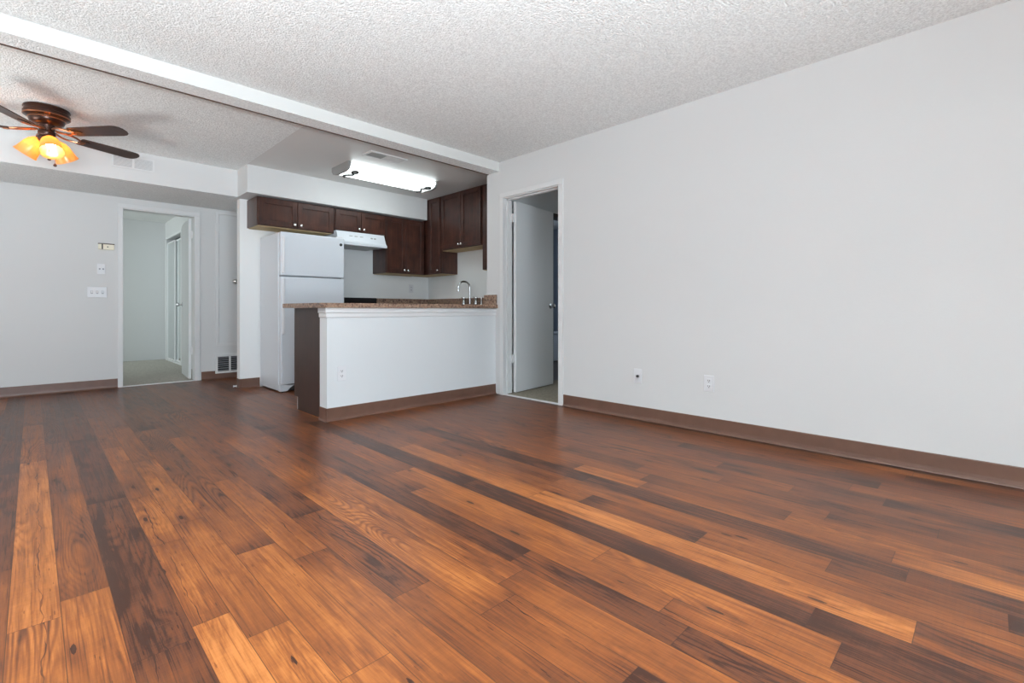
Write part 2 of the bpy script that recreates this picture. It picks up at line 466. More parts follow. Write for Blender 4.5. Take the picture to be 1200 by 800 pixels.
for nm, ty, data in (('plank_uv', 'FLOAT_VECTOR', uvs), ('plank_size', 'FLOAT_VECTOR', sizes), ('tone', 'FLOAT', tones), ('seed', 'FLOAT', seeds)):
    a = me.attributes.new(nm, ty, 'POINT')
    for d, v in zip(a.data, data):
        if ty == 'FLOAT': d.value = v
        else: d.vector = v
me.materials.append(M['floor'])
fo = bpy.data.objects.new('floor', me); COL.objects.link(fo)
tag(fo, 'orange and dark brown plank floor across the living room and kitchen', 'floor', None, 'structure')

struct('floor_carpet', boxes((-1.5, 1.8, 7.10, 10.6, -.05, .008)), M['carpet_grey'], 'beige carpet of the bedroom beyond the left doorway', 'floor')
struct('floor_carpet_right', boxes((3.52, 7.1, .6, 3.86, -.05, .008)), M['carpet'], 'beige carpet beyond the right doorway', 'floor')
struct('floor_bathroom', boxes((4.35, 7.2, 3.86, 6.1, -.05, .004)), M['vinyl'], 'dark bathroom floor seen past the open right door', 'floor')

# ceilings
struct('ceiling', boxes((XL, 3.60, YR, 3.67, CE, CE + .1)), M['popcorn'], 'white popcorn ceiling of the living room', 'ceiling')
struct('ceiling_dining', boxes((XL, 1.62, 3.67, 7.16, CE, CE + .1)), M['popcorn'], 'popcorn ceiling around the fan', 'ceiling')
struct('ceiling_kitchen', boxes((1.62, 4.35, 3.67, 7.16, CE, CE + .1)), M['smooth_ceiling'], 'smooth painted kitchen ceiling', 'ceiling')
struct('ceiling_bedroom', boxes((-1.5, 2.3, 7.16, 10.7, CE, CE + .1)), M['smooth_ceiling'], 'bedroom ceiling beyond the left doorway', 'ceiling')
struct('ceiling_right', boxes((3.60, 7.2, .5, 3.80, CE, CE + .1)), M['smooth_ceiling'], 'ceiling beyond the right doorway', 'ceiling')
struct('ceiling_bathroom', boxes((4.35, 7.2, 3.80, 6.1, CE, CE + .1)), M['smooth_ceiling'], 'bathroom ceiling', 'ceiling')

# the beam: smooth painted front, textured underside, thin brown strip along its back edge
struct('trim_1', boxes((XL, 3.48, 3.67, 3.71, 2.347, CE)), M['beam'], 'smooth white front of the ceiling beam', 'beam')
struct('trim_2', boxes((XL, 3.48, 3.6705, 3.835, 2.345, CE)), M['popcorn'], 'textured ceiling beam between living room and dining area', 'beam')
struct('trim_3', boxes((XL, 3.48, 3.835, 3.848, 2.340, 2.375)), M['brown_strip'], 'thin brown strip along the beam edge', 'trim')

# walls
wr = boxes((3.48, 3.60, YR, 2.86, 0, CE), (3.48, 3.60, 2.86, 3.60, 2.055, CE), (3.48, 3.60, 3.60, 3.86, 0, CE))
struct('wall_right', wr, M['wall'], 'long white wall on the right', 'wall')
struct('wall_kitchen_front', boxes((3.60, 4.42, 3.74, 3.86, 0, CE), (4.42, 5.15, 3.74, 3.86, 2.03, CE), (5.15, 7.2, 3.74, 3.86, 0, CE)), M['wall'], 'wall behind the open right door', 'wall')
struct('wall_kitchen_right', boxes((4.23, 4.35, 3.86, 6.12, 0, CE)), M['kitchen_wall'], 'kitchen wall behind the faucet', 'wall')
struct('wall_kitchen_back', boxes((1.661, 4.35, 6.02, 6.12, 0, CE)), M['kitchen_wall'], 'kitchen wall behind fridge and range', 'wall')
wb = boxes((XL, .737, YB, YB + .12, 0, CE), (.737, 1.438, YB, YB + .12, 2.06, CE), (1.438, 3.2, YB, YB + .12, 0, CE))
struct('wall_back', wb, M['wall'], 'white hall wall with the left doorway', 'wall')
struct('wall_hall', boxes((3.1, 3.2, 6.12, YB, 0, CE)), M['wall'], 'end wall of the hall', 'wall')
struct('wall_left', boxes((XL - .1, XL, YR, -.5, 0, CE), (XL - .1, XL, -.5, 1.7, 0, .55), (XL - .1, XL, -.5, 1.7, 2.15, CE), (XL - .1, XL, 1.7, 3.85, 0, CE),
       (XL - .1, XL, 3.85, 5.65, 0, .55), (XL - .1, XL, 3.85, 5.65, 2.05, CE), (XL - .1, XL, 5.65, YB, 0, CE)), M['wall'], 'left wall with two windows, outside the view', 'wall')
struct('wall_rear', boxes((XL, -1.8, YR - .1, YR, 0, CE), (-1.8, .9, YR - .1, YR, 2.12, CE), (.9, 3.6, YR - .1, YR, 0, CE)), M['wall'], 'rear wall with the patio door, outside the view', 'wall')
# bedroom beyond the left doorway
struct('wall_bedroom_back', boxes((-1.5, 2.3, 10.45, 10.55, 0, CE)), M['wall'], 'bedroom wall seen through the left doorway', 'wall')
struct('wall_bedroom_right', boxes((1.68, 1.76, 7.18, 9.1, 0, CE), (1.68, 1.76, 9.1, 10.27, 2.12, CE), (1.68, 1.76, 10.27, 10.45, 0, CE)), M['wall'], 'bedroom wall with the closet opening', 'wall')
struct('wall_closet', boxes((2.2, 2.3, 9.0, 10.45, 0, CE), (1.76, 2.3, 9.0, 9.1, 0, CE)), M['wall'], 'inside of the bedroom closet', 'wall')
struct('wall_bedroom_left', boxes((-1.5, -1.4, 7.18, 10.45, 0, CE)), M['wall'], 'bedroom wall out of view', 'wall')
# rooms beyond the right doorway
struct('wall_right_room', boxes((7.0, 7.1, .6, 3.74, 0, CE), (3.6, 7.1, .5, .6, 0, CE)), M['wall'], 'far walls beyond the right doorway', 'wall')
struct('wall_bathroom', boxes((4.35, 7.2, 6.0, 6.1, 0, CE), (7.15, 7.25, 3.86, 6.0, 0, CE)), M['tile'], 'blue grey bathroom wall past the open door', 'wall')

# dropped soffits
bm = B()
poly = [(5.95, 2.147), (7.06, 2.18), (7.06, CE), (5.95, CE)]
extrude_poly(bm, poly, lambda a, b, t: (t, a, b), XL, 1.62)
struct('trim_4', bm, M['wall'], 'white dropped soffit front with an air vent over the hall', 'soffit')
bm = B()
v = [bm.verts.new(c) for c in ((XL, 5.952, 2.1462), (1.62, 5.952, 2.1462), (1.66, 6.12, 2.15), (3.1, 6.12, 2.15), (3.1, 7.06, 2.179), (XL, 7.06, 2.179))]
f = bm.faces.new(v); ex = bmesh.ops.extrude_face_region(bm, geom=[f])
bmesh.ops.translate(bm, vec=(0, 0, .0006), verts=[q for q in ex['geom'] if isinstance(q, bmesh.types.BMVert)])
struct('ceiling_hall', bm, M['popcorn'], 'textured underside of the hall soffit', 'ceiling')
struct('trim_5', boxes((1.62, 3.925, 5.61, 6.02, 2.1455, CE), (1.62, 1.661, 6.02, 6.12, 2.1455, CE)), M['wall'], 'white soffit above the kitchen cabinets', 'soffit')

# low wall of the peninsula, with a stepped moulding under the counter
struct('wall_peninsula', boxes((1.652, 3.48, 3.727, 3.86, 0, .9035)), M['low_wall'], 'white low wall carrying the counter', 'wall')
bm = boxes((1.634, 3.48, 3.709, 3.86, .862, .9035), (1.642, 3.48, 3.717, 3.86, .826, .862), bev=.004)
struct('trim_6', bm, M['trim'], 'white stepped moulding under the counter', 'trim')

# cove base: profile with a toe
COVE = [(0, 0), (.016, 0), (.014, .004), (.007, .012), (.0045, .03), (.0045, .100), (.003, .104), (0, .104)]
def cove(runs, name, label):
    bm = B()
    for kind, c, t0, t1, sgn in runs:
        if kind == 'x': extrude_poly(bm, COVE, lambda a, b, t: (c + sgn * a, t, b), t0, t1)     # wall plane X=c
        else: extrude_poly(bm, COVE, lambda a, b, t: (t, c + sgn * a, b), t0, t1)
    return tag(obj(name, bm, M['base']), label, 'baseboard', None, 'structure')
cove([('x', 3.48, YR, 2.805, -1)], 'baseboard_right', 'brown vinyl baseboard of the long right wall')
cove([('y', 3.727, 1.640, 3.48, -1), ('x', 1.652, 3.712, 3.86, -1)], 'baseboard_peninsula', 'brown vinyl baseboard of the low counter wall')
cove([('y', YB, XL, .69, -1)], 'baseboard_back', 'brown vinyl baseboard left of the hall doorway')
cove([('y', YB, 1.511, 3.1, -1)], 'baseboard_hall', 'short brown baseboard under the floor grille')
cove([('y', 6.02, 1.648, 1.87, -1), ('x', 1.661, 6.006, 6.12, -1)], 'baseboard_kitchen', 'brown baseboard beside the fridge')
cove([('x', XL, YR, YB, 1)], 'baseboard_left', 'brown baseboard of the left wall, outside the view')

# windows behind and beside the viewer
def window(name, axis, c, a0, a1, z0, z1, label, mullions):
    o = thing(name, (c, (a0 + a1) / 2, z0) if axis == 'x' else ((a0 + a1) / 2, c, z0), label, 'window', kind='structure')
    bm = B(); t = .05
    def bb(p0, p1, q0, q1):
        if axis == 'x': box(bm, c - .06, c, p0, p1, q0, q1, .004)
        else: box(bm, p0, p1, c - .06, c, q0, q1, .004)
    bb(a0, a1, z0, z0 + t); bb(a0, a1, z1 - t, z1); bb(a0, a0 + t, z0 + t, z1 - t); bb(a1 - t, a1, z0 + t, z1 - t)
    for k in mullions: bb(k - .025, k + .025, z0 + t, z1 - t)
    obj('window_frame', bm, M['alu'], o)
    g = B()
    if axis == 'x': box(g, c - .035, c - .029, a0 + .04, a1 - .04, z0 + .04, z1 - .04)
    else: box(g, a0 + .04, a1 - .04, c - .035, c - .029, z0 + .04, z1 - .04)
    obj('pane', g, M['glass'], o)
window('window_1', 'y', YR, -1.8, .9, .0, 2.12, 'sliding glass patio door behind the viewer', [-.45])
window('window_2', 'x', XL, -.5, 1.7, .55, 2.15, 'window in the left wall by the viewer', [.6])
window('window_3', 'x', XL, 3.85, 5.65, .55, 2.05, 'window in the left wall by the dining area', [4.75])

# ------------------------------------------------------------------ doorways and doors
# right doorway: casing and jamb
bm = boxes((3.466, 3.48, 2.805, 2.86, 0, 2.055), (3.466, 3.48, 3.60, 3.650, 0, 2.055), (3.466, 3.48, 2.805, 3.650, 2.055, 2.105), bev=.003)
struct('trim_7', bm, M['trim'], 'white casing of the right doorway', 'trim')
bm = boxes((3.48, 3.60, 2.845, 2.861, 0, 2.055), (3.48, 3.60, 3.599, 3.612, 0, 2.055), (3.48, 3.60, 2.86, 3.60, 2.045, 2.06),
           (3.52, 3.532, 2.861, 2.873, 0, 2.045), (3.52, 3.532, 3.589, 3.60, 0, 2.045), (3.52, 3.532, 2.86, 3.6, 2.033, 2.045))
struct('trim_8', bm, M['trim'], 'jamb and stop of the right doorway', 'trim')
struct('trim_9', boxes((3.478, 3.505, 2.86, 3.60, -.01, .010), bev=.003), M['trim'], 'pale threshold strip of the right doorway', 'trim')
# left doorway
bm = boxes((.690, .737, YB - .013, YB, 0, 2.06), (1.438, 1.495, YB - .013, YB, 0, 2.06), (.690, 1.495, YB - .013, YB, 2.06, 2.108), bev=.003)
struct('trim_10', bm, M['trim'], 'white casing of the left doorway', 'trim')
bm = boxes((.727, .738, YB, YB + .12, 0, 2.06), (1.437, 1.448, YB, YB + .12, 0, 2.06), (.737, 1.438, YB, YB + .12, 2.05, 2.065))
struct('trim_11', bm, M['trim'], 'jamb of the left doorway', 'trim')
struct('trim_12', boxes((.737, 1.438, YB - .004, YB + .03, -.01, .009), bev=.003), M['trim'], 'pale threshold strip of the left doorway', 'trim')

def knob_bm(bm, p, d, r=.026):
    d = Vector(d).normalized(); p = Vector(p)
    lathe(bm, [(0, 0), (r * 1.15, 0), (r * 1.15, .006), (r * .42, .009), (r * .42, .030), (r * .8, .034), (r, .044), (r * .95, .056), (r * .6, .064), (0, .066)], p, d, 24)
    return bm

def hinged_door(name, hinge, ang, width, z0, z1, thick, label, hinges_z, knob_z):
    """slab in its own frame: along +a from the hinge, thickness to the left (+b)"""
    ca, sa = math.cos(ang), math.sin(ang)
    def W(a, b, z): return Vector((hinge[0] + a * ca - b * sa, hinge[1] + a * sa + b * ca, z))
    o = thing(name, (hinge[0], hinge[1], z0), label, 'door', kind='structure')
    def xf(bm):
        for v in bm.verts: v.co = W(v.co.x, v.co.y, v.co.z)
        return bm
    obj('slab', xf(box(B(), 0, width, 0, thick, z0, z1, .002)), M['door'], o)
    bm = B(); kx = width - .065
    knob_bm(bm, (kx, 0, knob_z), (0, -1, 0)); obj('knob', xf(bm), M['chrome'], o, True)
    bm = B(); knob_bm(bm, (kx, thick, knob_z), (0, 1, 0)); obj('knob', xf(bm), M['chrome'], o, True)
    obj('latch', xf(box(B(), width - .001, width + .0015, thick * .2, thick * .8, knob_z - .03, knob_z + .03)), M['chrome'], o)
    return o, xf
# right door: hinged at the far jamb, swung past square into the next room; the visible face is on its near side
d1, xf = hinged_door('door_1', (3.615, 3.552), math.radians(8), .735, .016, 2.035, .036, 'grey white door standing open inside the right doorway', (.25, 1.8), .93)
for hz in (.37, 1.86):
    bm = boxes((3.585, 3.616, 3.578, 3.600, hz - .045, hz + .045), bev=.003); tube(bm, [(3.611, 3.594, hz - .046), (3.611, 3.594, hz + .046)], .008)
    obj('hinge', bm, M['trim'], d1)
# left door: hinged at the right jamb, swung square into the bedroom
d2, xf = hinged_door('door_2', (1.428, 7.185), math.radians(85.4), .70, .016, 2.04, .030, 'door standing open inside the left doorway', (.3, 1.8), .96)
for hz in (.37, 1.84):
    bm = boxes((1.4225, 1.4365, 7.165, 7.186, hz - .045, hz + .045)); tube(bm, [(1.429, 7.18, hz - .046), (1.429, 7.18, hz + .046)], .006)
    obj('hinge', bm, M['trim'], d2)

# utility closet door in the hall, half hidden by the kitchen wall
d3 = thing('door_3', (1.95, YB, .44), 'flat white utility closet door beside the left doorway', 'door', kind='structure')
obj('slab', boxes((1.705, 2.26, YB - .010, YB + .01, .462, 2.118), bev=.002), M['door'], d3)
bm = boxes((1.668, 1.700, YB - .014, YB, .457, 2.123), (2.265, 2.30, YB - .014, YB, .457, 2.123), (1.668, 2.30, YB - .014, YB, .425, .457), (1.668, 2.30, YB - .014, YB, 2.123, 2.15))
obj('frame', bm, M['trim'], d3)
bm = B(); knob_bm(bm, (1.888, YB - .010, 1.26), (0, -1, 0), .03); obj('knob', bm, M['nickel'], d3, True)
bm = B()
for hz in (.62, 1.26, 1.95): box(bm, 1.699, 1.706, YB - .017, YB - .009, hz - .04, hz + .04, .002)
obj('hinge', bm, M['trim'], d3)

# bedroom closet: two sliding mirror panels in a white frame
d4 = thing('door_4', (1.68, 9.7, 0), 'mirrored sliding closet door of the bedroom', 'door', kind='structure')
bm = boxes((1.664, 1.68, 9.05, 9.1, 0, 2.12), (1.664, 1.68, 10.27, 10.32, 0, 2.12), (1.664, 1.68, 9.05, 10.32, 2.12, 2.16), (1.664, 1.76, 9.1, 10.27, .008, .03))
obj('frame', bm, M['trim'], d4)
for y0, y1, x in ((9.66, 10.265, 1.684), (9.105, 9.71, 1.710)):
    obj('mirror_panel', boxes((x, x + .018, y0, y1, .04, 2.05)), M['mirror'], d4)
    obj('panel_frame', boxes((x - .004, x + .02, y0 - .002, y0 + .018, .035, 2.06), (x - .004, x + .02, y1 - .018, y1 + .002, .035, 2.06), (x - .004, x + .02, y0 + .018, y1 - .018, 2.04, 2.06), (x - .004, x + .02, y0 + .018, y1 - .018, .035, .055)), M['alu'], d4)

# bathroom behind the open right door: dark door frame and a tub
bm = boxes((4.405, 4.43, 3.725, 3.875, 0, 2.03), (5.14, 5.165, 3.725, 3.875, 0, 2.03), (4.405, 5.165, 3.725, 3.875, 2.01, 2.05))
struct('trim_13', bm, M['dark'], 'dark door frame of the bathroom past the open right door', 'trim')
tub = thing('bathtub', (6.1, 5.6, 0), 'blue white bathtub just visible past the open right door', 'bathtub')
bm = boxes((5.1, 7.1, 5.25, 5.33, .02, .48), (5.1, 7.1, 5.92, 5.99, .02, .48), (5.1, 5.2, 5.33, 5.92, .02, .48), (7.0, 7.1, 5.33, 5.92, .02, .48), (5.2, 7.0, 5.33, 5.92, .02, .12), bev=.01)
obj('basin', bm, M['white_enamel'], tub)
obj('rim', boxes((5.08, 7.12, 5.23, 5.34, .48, .515), bev=.008), M['white_enamel'], tub)

# ------------------------------------------------------------------ kitchen cabinets
def shaker(parent, plane, c, a0, a1, z0, z1, knob_at, sgn=-1, t=.02, fr=.055):
    """door on plane Y=c (plane 'y') or X=c (plane 'x'), projecting towards sgn"""
    def bb(bm, p0, p1, q0, q1, d0, d1, bev=.0015):
        u, v = c + sgn * d0, c + sgn * d1
        if plane == 'y': box(bm, p0, p1, min(u, v), max(u, v), q0, q1, bev, 1)
        else: box(bm, min(u, v), max(u, v), p0, p1, q0, q1, bev, 1)
    bm = B()
    bb(bm, a0, a0 + fr, z0, z1, 0, t); bb(bm, a1 - fr, a1, z0, z1, 0, t)
    bb(bm, a0 + fr, a1 - fr, z0, z0 + fr, 0, t); bb(bm, a0 + fr, a1 - fr, z1 - fr, z1, 0, t)
    bb(bm, a0 + fr - .002, a1 - fr + .002, z0 + fr - .002, z1 - fr + .002, 0, t - .011, 0)
    d = obj('door', bm, M['espresso'], parent)
    if knob_at:
        ka, kz = knob_at
        kb = B(); r = .0165
        p = (ka, c + sgn * t, kz) if plane == 'y' else (c + sgn * t, ka, kz)
        ax = (0, sgn, 0) if plane == 'y' else (sgn, 0, 0)
        lathe(kb, [(0, 0), (r * .55, 0), (r * .4, .006), (r * .45, .012), (r, .018), (r, .024), (r * .7, .029), (0, .031)], p, ax, 20)
        obj('knob', kb, M['nickel'], d, True)
    return d

def wall_cab(name, plane, x0, x1, y0, y1, z0, z1, label, doors, group='dark kitchen wall cabinets', raw=True):
    o = thing(name, ((x0 + x1) / 2, (y0 + y1) / 2, z0), label, 'cabinet', group)
    obj('body', boxes((x0, x1, y0, y1, z0 + .004, z1), bev=.001), M['espresso'], o)
    if raw: obj('bottom_panel', boxes((x0 + .018, x1 - .018, y0 + .02, y1, z0 - .002, z0 + .005)), M['raw'], o)['label'] = 'unfinished pale wood underside'
    c = y0 if plane == 'y' else x0
    for a0, a1, q0, q1, kn in doors: shaker(o, plane, c, a0, a1, q0, q1, kn)
    return o
YF = 5.68      # cabinet body fronts on the back wall (doors add 2 cm)
wall_cab('wall_cabinet', 'y', 1.735, 2.602, YF, 6.018, 1.815, 2.133, 'wide dark wood cabinet above the white fridge',
         [(1.752, 2.160, 1.828, 2.118, (2.128, 1.862)), (2.168, 2.590, 1.828, 2.118, (2.200, 1.862))])
wall_cab('wall_cabinet', 'y', 2.606, 3.306, YF, 6.018, 1.860, 2.133, 'short dark wood cabinet above the white range hood',
         [(2.620, 2.950, 1.872, 2.118, (2.920, 1.905)), (2.957, 3.292, 1.872, 2.118, (2.987, 1.905))])
wall_cab('wall_cabinet', 'y', 3.310, 3.922, YF, 6.018, 1.376, 2.133, 'tall two door dark wood cabinet right of the range hood',
         [(3.322, 3.608, 1.390, 2.118, (3.583, 1.425)), (3.614, 3.905, 1.390, 2.118, (3.640, 1.425))])
XF = 3.95
wall_cab('wall_cabinet', 'x', XF, 4.228, 5.312, 6.015, 1.380, 2.436, 'tall dark corner cabinet reaching the ceiling left of the sink cabinet',
         [(5.33, 5.585, 1.394, 2.424, (5.36, 1.43))])
wall_cab('wall_cabinet', 'x', XF, 4.228, 4.470, 5.308, 1.690, 2.436, 'dark wood cabinet hanging above the faucet, up to the ceiling',
         [(4.484, 4.872, 1.704, 2.424, (4.848, 1.74)), (4.879, 5.296, 1.704, 2.424, (4.903, 1.74))])
wall_cab('wall_cabinet', 'x', XF, 4.228, 3.92, 4.466, 1.380, 2.436, 'dark cabinet end strip beside the wall right of the sink cabinet',
         [(3.934, 4.38, 1.394, 2.424, (3.97, 1.43))])

# base cabinets
def base_cab(plane, x0, x1, y0, y1, label, doors, sgn, toe, group='dark kitchen base cabinets', zt=.9025):
    o = thing('base_cabinet', ((x0 + x1) / 2, (y0 + y1) / 2, 0), label, 'cabinet', group)
    obj('body', boxes((x0, x1, y0, y1, .11, zt), bev=.001), M['end_panel'], o)
    tx = list((x0, x1, y0, y1))
    tx[toe] += .07 if toe in (0, 2) else -.07
    obj('toe_kick', boxes((*tx, .001, .11)), M['end_panel'], o)
    c = {0: x0, 1: x1, 2: y0, 3: y1}[toe]
    for a0, a1, q0, q1, kn in doors: shaker(o, plane, c, a0, a1, q0, q1, kn, sgn)
    return o
pc = base_cab('y', 1.690, 3.60, 3.862, 4.425, 'dark base cabinet behind the low counter wall, its end panel showing',
              [(1.71, 2.32, .13, .885, (2.29, .84)), (2.33, 2.95, .13, .885, (2.36, .84)), (2.96, 3.58, .13, .885, (3.0, .84))], 1, 3)
obj('end_panel', boxes((1.672, 1.690, 3.862, 4.37, .001, .9025), (1.672, 1.690, 4.37, 4.447, .115, .9025)), M['end_panel'], pc)
obj('toe_filler', boxes((1.676, 1.692, 4.371, 4.388, .001, .114)), M['trim'], pc)['label'] = 'white strip at the toe kick'
base_cab('x', 3.62, 4.228, 4.43, 5.38, 'dark base cabinet under the sink', [(4.47, 4.90, .13, .885, (4.87, .84)), (4.91, 5.35, .13, .885, (4.94, .84))], -1, 0, zt=.70)
base_cab('y', 3.315, 4.228, 5.385, 6.018, 'dark corner base cabinet right of the range', [(3.33, 3.60, .13, .885, (3.36, .84))], -1, 2)

# worktop: peninsula, sink run and corner in one piece, with its backsplash
Z0, Z1 = .904, .942
ct = thing('countertop', (2.6, 4.1, Z0), 'brown speckled counter on the white low wall', 'countertop')
bm = B()
for b in ((1.586, 3.478, 3.690, 4.49), (3.478, 3.60, 3.864, 4.49), (3.60, 3.68, 3.864, 6.018), (3.68, 4.06, 3.864, 4.52), (3.68, 4.06, 5.28, 6.018), (4.06, 4.228, 3.864, 6.018), (3.312, 3.60, 5.36, 6.018)):
    box(bm, *b, Z0, Z1)
obj('top', bm, M['granite'], ct)
bm = boxes((3.312, 4.228, 5.998, 6.018, Z1, 1.047), (4.208, 4.228, 3.89, 5.998, Z1, 1.047), (3.455, 3.479, 3.70, 3.888, Z1, 1.047), (3.479, 4.228, 3.862, 3.888, Z1, 1.047), bev=.004)
obj('backsplash', bm, M['granite'], ct)

# sink and faucet
sk = thing('kitchen_sink', (3.87, 4.9, .74), 'steel sink set in the counter below the faucet', 'sink')
bm = boxes((3.66, 4.08, 4.50, 4.525, Z1, Z1 + .006), (3.66, 4.08, 5.275, 5.30, Z1, Z1 + .006), (3.66, 3.69, 4.525, 5.275, Z1, Z1 + .006), (4.05, 4.20, 4.525, 5.275, Z1, Z1 + .006))
obj('rim', bm, M['steel'], sk)
bm = boxes((3.684, 3.69, 4.524, 5.276, .74, Z1 + .002), (4.05, 4.056, 4.524, 5.276, .74, Z1 + .002), (3.69, 4.05, 4.524, 4.53, .74, Z1 + .002), (3.69, 4.05, 5.27, 5.276, .74, Z1 + .002), (3.69, 4.05, 4.53, 5.27, .735, .741))
obj('basin', bm, M['steel'], sk)
fa = thing('faucet', (4.14, 4.935, Z1 + .006), 'chrome gooseneck faucet with side handles at the kitchen sink', 'faucet')
ZB = Z1 + .006
pts = [(4.14, 4.935, ZB + .02 + .02 * k) for k in range(11)]
cx, cz, rr = 4.065, ZB + .238, .075
for k in range(1, 16):
    t = math.radians(180 / 14 * k); 
    if t > math.radians(200): break
    # arch over the bowl
    pts.append((cx + rr * math.cos(t), 4.935 + .03 * (1 - math.cos(t)), cz + rr * 1.05 * math.sin(t)))
obj('spout', tube(B(), pts, .0125, 14), M['chrome'], fa, True)
e = pts[-1]; obj('aerator', lathe(B(), [(.0, .0), (.015, 0), (.017, -.01), (.017, -.034), (.013, -.036), (0, -.036)], (e[0], e[1], e[2]), (0, 0, 1), 18), M['chrome'], fa, True)
obj('base_plate', boxes((4.112, 4.168, 4.78, 5.09, ZB, ZB + .016), bev=.006), M['chrome'], fa)
for hy in (5.06, 4.81):
    bm = lathe(B(), [(0, 0), (.026, 0), (.024, .03), (.018, .045), (.02, .06), (.026, .075), (.024, .095), (0, .1)], (4.14, hy, ZB + .012), (0, 0, 1), 18)
    tube(bm, [(4.14, hy, ZB + .095), (4.09, hy, ZB + .108)], [.008, .005])
    obj('handle', bm, M['chrome'], fa, True)
sp = thing('sink_sprayer', (4.14, 4.70, ZB), 'small chrome side sprayer right of the faucet', 'sprayer')
obj('body', lathe(B(), [(0, 0), (.024, 0), (.022, .012), (.014, .02), (.014, .06), (.018, .085), (.017, .108), (0, .112)], (4.14, 4.70, ZB), (0, 0, 1), 18), M['chrome'], sp, True)

# ------------------------------------------------------------------ fridge
fr = thing('refrigerator', (2.228, 5.7, 0), 'white top freezer refrigerator beside the kitchen wall', 'refrigerator')
FX0, FX1, FH = 1.872, 2.587, 1.722
obj('body', boxes((FX0, FX1, 5.435, 6.00, .014, FH), bev=.008), M['white_enamel'], fr)
obj('gasket', boxes((FX0 + .012, FX1 - .012, 5.424, 5.436, .11, FH - .008)), M['gasket'], fr)
for nm, z0, z1 in (('freezer_door', 1.258, FH + .004), ('refrigerator_door', .085, 1.246)):
    bm = box(B(), FX0 + .002, FX1 - .002, 5.362, 5.425, z0, z1, .012, 3)
    d = obj(nm, bm, M['white_enamel'], fr)
    hb = B()
    h0, h1 = (z0 + .02, z1 - .05) if nm == 'freezer_door' else (z1 - .62, z1 - .02)
    box(hb, FX0 + .012, FX0 + .040, 5.338, 5.364, h0, h1, .009, 3)
    obj('handle', hb, M['white_plastic'], d)
lb = lathe(B(), [(0, 0), (.017, 0), (.017, .003), (0, .004)], (FX1 - .045, 5.362, FH - .078), (0, -1, 0), 20)
obj('badge', lb, M['slot'], fr)['label'] = 'small round dark badge'
obj('hinge_cover', boxes((FX1 - .09, FX1 - .01, 5.38, 5.46, FH + .004, FH + .018), bev=.004), M['white_plastic'], fr)
obj('kick_plate', boxes((FX0 + .09, FX1 - .01, 5.40, 5.436, .012, .082)), M['slot'], fr)
bm = B()
extrude_poly(bm, [(FX0 + .002, .012), (FX0 + .075, .012), (FX0 + .105, .045), (FX0 + .15, .075), (FX0 + .002, .083)], lambda a, b, t: (a, t, b), 5.375, 5.436)
obj('kick_corner', bm, M['white_enamel'], fr)
for fx, fy in ((FX0 + .04, 5.40), (FX1 - .04, 5.47), (FX0 + .04, 5.93), (FX1 - .04, 5.93)):
    obj('foot', lathe(B(), [(0, 0), (.018, 0), (.018, .02), (0, .02)], (fx, fy, 0), (0, 0, 1), 14), M['slot'], fr)

# ------------------------------------------------------------------ range and hood
rg = thing('kitchen_range', (2.95, 5.7, 0), 'black range between the fridge and the corner counter', 'range')
RX0, RX1 = 2.600, 3.304
obj('body', boxes((RX0, RX1, 5.40, 5.985, .02, .905), bev=.004), M['black'], rg)
obj('cooktop', boxes((RX0 - .002, RX1 + .002, 5.36, 5.985, .905, .922), bev=.004), M['black'], rg)
obj('backguard', boxes((RX0, RX1, 5.90, 5.985, .922, 1.048), bev=.006), M['black'], rg)
od = obj('oven_door', boxes((RX0 + .01, RX1 - .01, 5.362, 5.402, .24, .80), bev=.006), M['black'], rg)
bm = B(); tube(bm, [(RX0 + .06, 5.33, .75), (RX1 - .06, 5.33, .75)], .011); tube(bm, [(RX0 + .09, 5.365, .75), (RX0 + .09, 5.33, .75)], .008); tube(bm, [(RX1 - .09, 5.365, .75), (RX1 - .09, 5.33, .75)], .008)
obj('handle', bm, M['steel'], od, True)
obj('drawer', boxes((RX0 + .01, RX1 - .01, 5.365, 5.402, .06, .22), bev=.006), M['black'], rg)
for bx, by in ((2.76, 5.52), (3.14, 5.52), (2.76, 5.76), (3.14, 5.76)):
    bm = B()
    for r in (.03, .055, .08):
        tube(bm, [(bx + r * math.cos(t), by + r * math.sin(t), .930) for t in [k * math.pi / 12 for k in range(25)]], .005, 8)
    obj('burner', bm, M['slot'], rg, True)
for k in range(5):
    obj('control_knob', lathe(B(), [(0, 0), (.02, 0), (.018, .022), (0, .024)], (2.70 + k * .125, 5.40, .855), (0, -1, 0), 16), M['slot'], rg, True)

hd = thing('range_hood', (2.93, 5.8, 1.68), 'white range hood under the short cabinet', 'range hood')
bm = B()
poly = [(5.535, 1.684), (5.535, 1.708), (5.565, 1.735), (5.615, 1.855), (6.015, 1.857), (6.015, 1.700), (5.56, 1.684)]
extrude_poly(bm, poly, lambda a, b, t: (t, a, b), 2.602, 3.25)
obj('shell', bm, M['white_enamel'], hd)
obj('filter', boxes((2.68, 3.17, 5.62, 5.95, 1.678, 1.6925)), M['grey_metal'], hd)
for x in (2.78, 2.85, 2.92):
    obj('vent_slot', boxes((x - .02, x + .02, 5.586, 5.598, 1.797, 1.803)), M['grey_metal'], hd)
for x in (3.06, 3.105):
    obj('switch', boxes((x - .012, x + .012, 5.583, 5.597, 1.786, 1.802), bev=.002), M['grey_metal'], hd)

